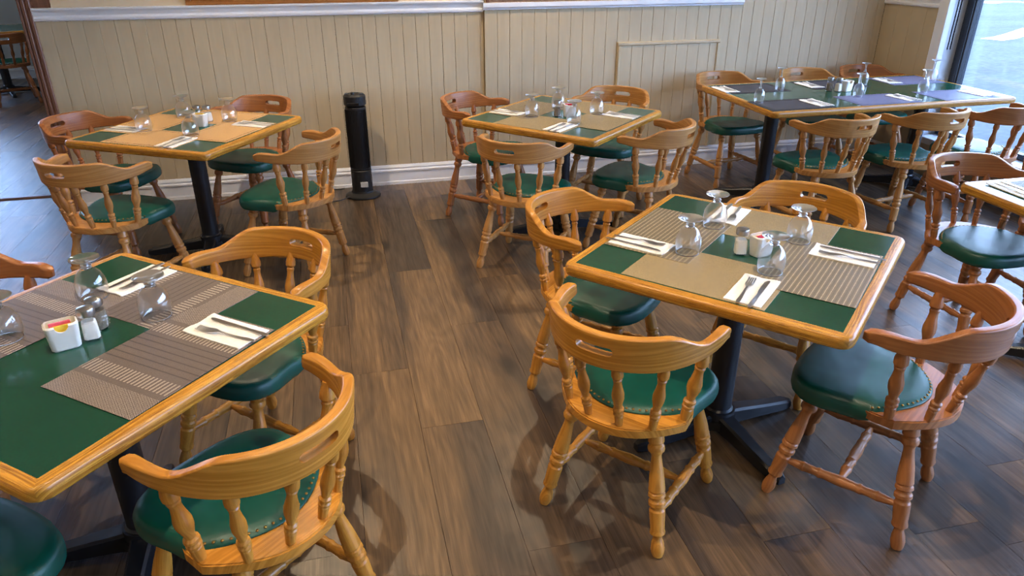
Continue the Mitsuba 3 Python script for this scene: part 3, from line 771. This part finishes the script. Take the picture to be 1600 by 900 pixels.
def put_glass(kind, S, M, label, group):
    t = numbered(kind); tag(t, label, 'glass', group)
    for k_, sh in S.items(): obj(k_, sh, M, t)

def setting(tn, W, side, where, mat, glass=True, napk=True, mat_d=(0, 0), glass_uv=None, seed=0, mx=None):
    """a place at one side of a square table; local frame of the place: +x towards the table's middle from the sitter, +y to the sitter's left"""
    a = {'+x': math.pi, '-x': 0.0, '+y': -math.pi / 2, '-y': math.pi / 2}[side]
    S = W @ place(0, 0, 0, a)                      # sitter at -x looking towards +x
    z = TOPZ + (0.0015 if side[1] == 'x' else 0.0001)
    nm = NM[tn]
    jit = lambda s: (rng.random() - 0.5) * s
    M = S @ place(-0.416 + mat_d[0], -0.23 + mat_d[1], z)
    # mat: long side along y -> rotate
    MM = S @ place(-0.416 + mat_d[0] + 0.31, -0.225 + mat_d[1], z, math.pi / 2 + jit(0.02))
    adj = {'stripe': 'taupe banded', 'weave': 'bronze finely woven', 'line': 'bronze dotted-line', 'tan': 'plain tan'}[mat]
    tag(obj('placemat', MATP[mat], MM), f'{adj} placemat at the {where} place of the {nm}', 'placemat', f'placemats on the {nm}')
    z2 = z + 0.0015
    if napk:
        N = S @ place(-0.408, -0.212 + mat_d[1] + jit(0.01), z2, jit(0.05))
        tag(obj('napkin', NAPK[seed % 3], N), f'folded white napkin at the {where} place of the {nm}', 'napkin', f'napkins on the {nm}')
        tag(obj('fork', FORK, N @ place(-0.012, 0.066, 0.0046, 0.06 + jit(0.1))), f'steel fork on the {where} napkin of the {nm}', 'fork', f'forks on the {nm}')
        tag(obj('knife', KNIFE, N @ place(-0.022, 0.028, 0.0046, 0.02 + jit(0.1))), f'steel knife on the {where} napkin of the {nm}', 'knife', f'knives on the {nm}')
    if glass:
        u, v = glass_uv
        put_glass('goblet', GOB, W @ place(u, v, TOPZ + 0.0032), f'clear goblet upside down at the {where} place of the {nm}', f'upturned goblets on the {nm}')

def caddy_ply(l=0.080, w=0.056, h=0.074, notch=True):
    o = man(rounded(0, 0, 0, h, l - 0.010, w - 0.010, 0.014, 0.005))
    i = man(rounded(0, 0, 0.006, h + 0.02, l - 0.018, w - 0.018, 0.011, 0.005, 0.003))
    m = o - i
    if notch:
        c = trimesh.creation.cylinder(0.016, 0.05, sections=28); c.apply_transform(trimesh.transformations.rotation_matrix(math.pi / 2, [1, 0, 0])); c.apply_translation((0, -w / 2, h - 0.003))
        m = m - man(c)
    return P_(m, 'm_ceramic', 35)
CADDY = caddy_ply()
PACK = {c: P_(cham(-0.025, 0.025, -0.0018, 0.0018, 0, 0.058, 0.0015), 'm_packet_' + c, False) for c in ('white', 'pink', 'yellow', 'red', 'orange', 'tan')}
PNAME = {'white': 'white', 'pink': 'pink', 'yellow': 'yellow', 'red': 'red', 'orange': 'orange', 'tan': 'brown'}
def caddy(tn, W, u, v, rz, cols, extra='', z=TOPZ):
    nm = NM[tn]; C = W @ place(u, v, z + 0.0002, rz)
    tag(obj('sugar_caddy', CADDY, C), f'white ceramic sugar caddy {extra}in the middle of the {nm}', 'caddy', 'sugar caddies')
    cnt = {}
    for i, c in enumerate(cols):
        y = 0.0145 - i * 0.029 / max(1, len(cols) - 1)
        t = trimesh.transformations.rotation_matrix(-0.10 + 0.06 * ((i * 37) % 5) / 5, [1, 0, 0])
        cnt[c] = cnt.get(c, 0) + 1
        ordn = ['', 'second ', 'third ', 'fourth '][cnt[c] - 1]
        tag(obj('sugar_packet', PACK[c], C @ place(((i * 13) % 5 - 2) * 0.0012, y, 0.0075 + 0.0045 * ((i * 7) % 3)) @ t), f'{ordn}{PNAME[c]} packet from the back in the caddy on the {nm}', 'sugar packet', f'packets in the caddy on the {nm}')

def shaker_parts(kind):
    if kind == 'square':       # glass with flat sides
        b = rounded(0, 0, 0, 0.070, 0.040, 0.040, 0.010, -0.002)
        n_ = lathe([(0.0165, 0.066), (0.0165, 0.080)], 24); b = tri(man(b) + man(n_)); rr = 0.0145
        fill = rounded(0, 0, 0.004, 0.056, 0.033, 0.033, 0.007, -0.0015)
    elif kind == 'barrel':     # ribbed barrel
        pr_ = [(0.017, 0.0), (0.0205, 0.003)]
        for k in range(8):
            z = 0.006 + k * 0.0078; r = 0.0205 + 0.0035 * math.sin((k + 0.5) / 8 * math.pi)
            pr_ += [(r, z), (r + 0.0013, z + 0.003), (r, z + 0.006)]
        pr_ += [(0.0185, 0.070), (0.0165, 0.074), (0.0165, 0.080)]
        b = lathe(pr_, 28); fill = lathe([(0.0155, 0.004), (0.0185, 0.008), (0.0205, 0.03), (0.0185, 0.058)], 24)
    else:                       # panelled, tall
        b = lathe([(0.0205, 0), (0.0215, 0.004), (0.0205, 0.03), (0.0175, 0.062), (0.0160, 0.070), (0.0160, 0.080)], 8)
        fill = lathe([(0.0165, 0.004), (0.0170, 0.03), (0.0150, 0.052)], 8)
    lid = lathe([(0.0178, 0.072), (0.0190, 0.074), (0.0190, 0.088), (0.0175, 0.0925), (0.010, 0.0955), (0, 0.0962)], 28)
    for q_ in (b, fill, lid): q_.apply_scale((1.18, 1.18, 1.0))
    return P_(b, 'm_pane', 35 if kind != 'panel' else 20), fill, P_(lid, 'm_lid_steel', 40)
SHK = {k: shaker_parts(k) for k in ('square', 'barrel', 'panel')}
SHF = {(k, s): P_(SHK[k][1], 'm_salt' if s == 'salt' else 'm_pepper', 35) for k in SHK for s in ('salt', 'pepper')}
def shaker(tn, W, u, v, kind, stuff, label, rz=0.0):
    t = numbered(stuff + '_shaker'); tag(t, label, 'shaker')
    S = W @ place(u, v, TOPZ + 0.0004, rz)
    bd = obj('body', SHK[kind][0], S, t); tag(obj('filling', SHF[(kind, stuff)], S, bd), 'white salt' if stuff == 'salt' else 'ground pepper'); tag(obj('lid', SHK[kind][2], S, t), 'steel lid')

# ---- the four square tables
SIDE = {'+x': 'front right', '+y': 'back right', '-x': 'back left', '-y': 'front left'}
TW = {}
for tn, (x, y, d) in TB.items():
    TW[tn] = table(x, y, d, 0.84, 0.84, DESC[tn], span=0.365, base_a=math.radians(-d + {'T2': -80}.get(tn, 0)))
W = TW['T1']
setting('T1', W, '+x', 'front right', 'stripe', glass_uv=(0.062, 0.165), seed=0, mat_d=(0, -0.025))
setting('T1', W, '+y', 'back right', 'stripe', glass_uv=(-0.21, 0.168), seed=1, mat_d=(0, -0.035))
setting('T1', W, '-x', 'back left', 'stripe', glass_uv=(-0.188, -0.105), seed=2, mat_d=(0, -0.03), napk=False)
caddy('T1', W, -0.012, -0.058, math.radians(62), ['white', 'white', 'pink', 'yellow', 'yellow'], 'with a notched front ')
shaker('T1', W, 0.010, 0.002, 'square', 'salt', 'square glass salt shaker beside the sugar caddy on the left foreground table', 1.0)
shaker('T1', W, -0.022, 0.048, 'barrel', 'pepper', 'ribbed glass pepper shaker behind the salt on the left foreground table')
W = TW['T2']
for s, mt, g, i in (('-y', 'weave', (0.137, -0.138), 0), ('+x', 'line', (0.142, 0.180), 1), ('+y', 'weave', (-0.158, 0.158), 2), ('-x', 'line', (-0.144, -0.136), 1)):
    setting('T2', W, s, SIDE[s], mt, glass_uv=g, seed=i, mat_d=(0, 0.02 if s in ('-y', '+x') else -0.0))
caddy('T2', W, 0.066, -0.010, math.radians(60), ['white', 'orange', 'red', 'white'], 'beside the shaker ')
shaker('T2', W, 0.006, -0.042, 'square', 'salt', 'glass salt shaker with dented steel lid on the right foreground table', 0.5)
W = TW['T3']
for s, g, i in (('-y', (0.138, -0.16), 0), ('+x', (0.12, 0.20), 1), ('+y', (-0.20, 0.20), 2), ('-x', (-0.184, -0.145), 1)):
    setting('T3', W, s, SIDE[s], 'tan', glass_uv=g, seed=i + 1, napk=s != '+y')
caddy('T3', W, 0.045, 0.04, math.radians(10), ['white', 'yellow', 'yellow', 'red', 'white'], 'full of packets ')
shaker('T3', W, -0.045, 0.135, 'panel', 'pepper', 'dark pepper shaker behind the caddy on the far left table, the left one')
shaker('T3', W, 0.010, 0.150, 'square', 'salt', 'salt shaker behind the caddy on the far left table, the right one')
W = TW['T4']
for s, mt, g, i in (('-y', 'weave', (0.160, -0.163), 0), ('+x', 'weave', (0.154, 0.130), 1), ('+y', 'weave', (-0.121, 0.135), 2), ('-x', 'line', (-0.138, -0.145), 1)):
    setting('T4', W, s, SIDE[s], mt, glass_uv=g, seed=i + 2, napk=s != '+y')
caddy('T4', W, 0.045, -0.015, math.radians(40), ['white', 'red', 'red', 'white'], 'with red packets ')
shaker('T4', W, -0.012, -0.062, 'panel', 'pepper', 'dark pepper shaker beside the caddy on the middle back table')

# ---- the long table by the window
T5W = table(3.545, 4.481, 1.2, 1.80, 0.889, 'long green table with oak edge and six settings beside the window', ((-0.62, 0), (0.62, 0)), 0.33, math.pi / 4)
SET5 = [('back left', -0.65, 1, 'black', (-0.485, 0.16), -0.845), ('back middle', 0.0, 1, 'black', (0.234, 0.20), -0.165), ('back window-end', 0.66, 1, 'grey', (0.835, 0.195), 0.50),
        ('front left', -0.695, -1, 'black', (-0.859, -0.177), -0.50), ('front middle', -0.045, -1, 'grey', (-0.104, -0.177), 0.17), ('front window-end', 0.595, -1, 'grey', (0.435, -0.161), 0.765)]
for i, (wh, mx, sg, mt, g, nx) in enumerate(SET5):
    nm = NM['T5']
    yc = 0.262 if sg > 0 else -0.295
    tag(obj('placemat', MATP[mt], T5W @ place(mx - 0.23, yc - 0.155, TOPZ + 0.0002)), f'{"black" if mt == "black" else "slate grey"} placemat at the {wh} place of the {nm}', 'placemat', f'placemats on the {nm}')
    N = T5W @ place(nx + 0.052, yc - 0.10, TOPZ + 0.0018, math.pi / 2 + (rng.random() - 0.5) * 0.15) if sg > 0 else T5W @ place(nx + 0.056, yc - 0.10, TOPZ + 0.0018, math.pi / 2 + 0.1)
    tag(obj('napkin', NAPK[i % 3], N), f'folded white napkin at the {wh} place of the {nm}', 'napkin', f'napkins on the {nm}')
    q = 1 if sg < 0 else -1
    for nme, sh, off in (('fork', FORK, 0.066), ('knife', KNIFE, 0.03)):
        A = N @ (place(-0.02, off, 0.0046, 0.03) if sg < 0 else place(0.215, off, 0.0046, math.pi + 0.03))
        tag(obj(nme, sh, A), f'steel {nme} on the {wh} napkin of the {nm}', nme, f'cutlery on the {nm}')
    zz = TOPZ + (0.0018 if i in (0, 3, 4, 5, 1, 2) else 0.0004)
    put_glass('stem_glass', WINE, T5W @ place(g[0], g[1], zz), f'clear stemmed glass upside down at the {wh} place of the {nm}', f'upturned stemmed glasses on the {nm}')
shaker('T5', T5W, -0.165, 0.045, 'panel', 'pepper', 'dark pepper shaker in the condiment cluster on the long window table')
shaker('T5', T5W, -0.120, 0.010, 'square', 'salt', 'white salt shaker next to the pepper on the long window table', 0.3)
caddy('T5', T5W, -0.055, 0.005, math.radians(15), ['white', 'white', 'tan'], 'beside the salt ')

# ---- the table cut off by the right edge
T6W = table(3.54, 2.075, -0.5, 1.75, 0.84, 'green table with oak edge in window light, cut off at the right edge', ((-0.5, 0), (0.5, 0)), 0.36, math.pi / 4)
tag(obj('placemat', MATP['line'], T6W @ place(-0.79, 0.09, TOPZ + 0.0002)), 'woven placemat on the table cut by the right photo edge', 'placemat')
N = T6W @ place(-0.71, 0.19, TOPZ + 0.0018, math.pi / 2 - 0.02)
tag(obj('napkin', NAPK[0], N), 'white napkin on the table cut by the right photo edge', 'napkin')
tag(obj('fork', FORK, N @ place(0.215, 0.07, 0.0046, math.pi)), 'steel fork on the napkin of the table cut by the right photo edge', 'fork')
tag(obj('knife', KNIFE, N @ place(0.215, 0.03, 0.0046, math.pi)), 'steel knife on the napkin of the table cut by the right photo edge', 'knife')

# ------------------------------------------------------------------ chairs
def grp(t): return f'wooden captain chairs around the {NM[t]}'
for x, y, d, tn, wh, kind in (
        (0.829, 1.786, 42, 'T2', 'front left of the right foreground table, back to the camera', 'honey'),
        (1.612, 1.636, 127.5, 'T2', 'front right of the right foreground table, seat lit by the window', 'red'),
        (0.963, 2.506, -44, 'T2', 'back left of the right foreground table', 'honey'),
        (1.735, 2.395, -140, 'T2', 'back right of the right foreground table', 'honey'),
        (-0.356, 2.322, -133, 'T1', 'back right of the left foreground table', 'honey'),
        (-0.313, 1.546, 133, 'T1', 'front right of the left foreground table, nearest the camera', 'honey'),
        (-1.17, 2.335, -40, 'T1', 'back left of the left foreground table, only an arm in view', 'red'),
        (-1.00, 1.43, 50, 'T1', 'front left of the left foreground table, only seat in view', 'honey'),
        (-1.159, 3.916, 61, 'T3', 'front left of the far left table, back to the camera', 'honey'),
        (-1.36, 4.66, -24, 'T3', 'back left of the far left table, near the doorway', 'red'),
        (-0.56, 4.89, -124, 'T3', 'back right of the far left table, before the wall', 'red'),
        (-0.290, 4.045, 153, 'T3', 'front right of the far left table, before the tower fan', 'honey'),
        (0.955, 4.70, -42, 'T4', 'back left side of the middle back table', 'red'),
        (0.994, 3.799, 53, 'T4', 'front left side of the middle back table', 'honey'),
        (1.800, 4.665, -130, 'T4', 'back right side of the middle back table', 'honey'),
        (1.712, 3.892, 133, 'T4', 'front right side of the middle back table', 'honey'),
        (2.93, 5.035, -84, 'T5', 'wall of the long window table, left end', 'honey'),
        (3.64, 5.04, -90, 'T5', 'wall of the long window table, in the middle', 'honey'),
        (4.205, 5.07, -88, 'T5', 'wall of the long window table, in the corner', 'red'),
        (2.928, 3.882, 97, 'T5', 'near of the long window table, left end', 'honey'),
        (3.585, 3.905, 97, 'T5', 'near of the long window table, in the middle', 'honey'),
        (4.150, 3.915, 99, 'T5', 'near of the long window table, beside the window', 'red'),
        (2.89, 2.575, -88, 'T6', 'behind the table at the right edge, blue window light on seat', 'red'),
        (3.47, 2.60, -93, 'T6', 'right photo edge, all but one leg outside the picture', 'red')):
    if tn in ('T3', 'T4', 'T5') and kind == 'honey': kind = 'tan'
    c = {'honey': 'honey oak', 'red': 'reddish oak', 'tan': 'light oak'}[kind]
    chair(x, y, d, f'{c} chair, {wh}', grp(tn), kind)

# the room beyond the opening
NM['T7'] = 'table in the room beyond the doorway'
table(-3.86, 10.22, 25, 0.84, 0.84, 'dark square table in the room beyond the doorway', base_a=0.0)
chair(-3.57, 9.6, 115, 'dark wooden chair with its back to us in the room beyond the doorway', None, 'red')

# ------------------------------------------------------------------ tower fan
t = numbered('tower_fan'); tag(t, 'black tower fan standing on the floor before the panelled wall', 'fan')
F0 = place(0.13, 5.24, 0, math.radians(-8))
bs = lathe([(0.12, 0.002), (0.128, 0.006), (0.126, 0.016), (0.10, 0.026), (0.082, 0.036), (0.078, 0.05)], 40); bs.apply_scale((1.0, 0.9, 1))
obj('base', P_(bs, 'm_black_plastic', 40), F0, t)
def column(z0, z1, rx, ry, r=0.0, n=40):
    pts = []
    for z, k in ((z0, 0), (z0 + r, 1), (z1 - r, 1), (z1, 0)):
        for a in np.linspace(0, 2 * math.pi, n, endpoint=False):
            e = 0 if k else r
            pts.append(((rx - e) * math.cos(a), (ry - e) * math.sin(a), z))
    return trimesh.convex.convex_hull(np.array(pts))
obj('lower_body', P_(column(0.045, 0.205, 0.074, 0.070, 0.003), 'm_black_plastic', 30), F0, t)
obj('upper_body', P_(column(0.209, 0.655, 0.073, 0.066, 0.003), 'm_black_plastic', 30), F0, t)
for i in range(20):
    a = math.radians(198 + i * 144 / 19)
    m = cham(-0.0016, 0.0016, -0.004, 0.004, 0.225, 0.64, 0.0008)
    m.apply_transform(trimesh.transformations.rotation_matrix(a + math.pi / 2, [0, 0, 1])); m.apply_translation((0.0735 * math.cos(a), 0.0665 * math.sin(a), 0))
    obj('grille_bar', P_(m, 'm_black_gloss', False), F0, t + '__upper_body')
hd = obj('control_head', P_(column(0.66, 0.742, 0.077, 0.072, 0.012), 'm_black_plastic', 30), F0, t)
obj('display', P_(cham(-0.05, 0.035, -0.0735, -0.060, 0.672, 0.692, 0.003), 'm_black_gloss', False), F0, hd)
kn = lathe([(0.012, 0.741), (0.012, 0.752), (0.009, 0.756)], 20); kn.apply_translation((-0.01, -0.01, 0))
obj('knob', P_(kn, 'm_black_plastic', 40), F0, hd)
for xx in (-0.055, 0.045): 
    obj('button', P_(cham(xx - 0.01, xx + 0.012, -0.02, 0.02, 0.741, 0.747, 0.002), 'm_grey_plastic', False), F0, hd)
st_ = cham(-0.004, 0.048, -0.0755, -0.062, 0.088, 0.126, 0.001)
tag(obj('rating_label', P_(st_, 'm_sticker', False), F0, t), 'small pale printed label')
pc = np.array([(0.06, 5.20, 0.03), (0.0, 5.17, 0.012), (-0.08, 5.14, 0.0075), (-0.17, 5.17, 0.0075), (-0.24, 5.27, 0.0075), (-0.2, 5.36, 0.0075), (-0.1, 5.40, 0.0075), (0.0, 5.42, 0.0075)])
ts = np.linspace(0, len(pc) - 1, 50)
from scipy.interpolate import CubicSpline
cs_ = CubicSpline(np.arange(len(pc)), pc)
pp = cs_(ts); pp[:, 2] = np.maximum(pp[:, 2], 0.0065)
obj('power_cord', P_(sweep(pp, 0.0042), 'm_black_plastic', 50), None, t)
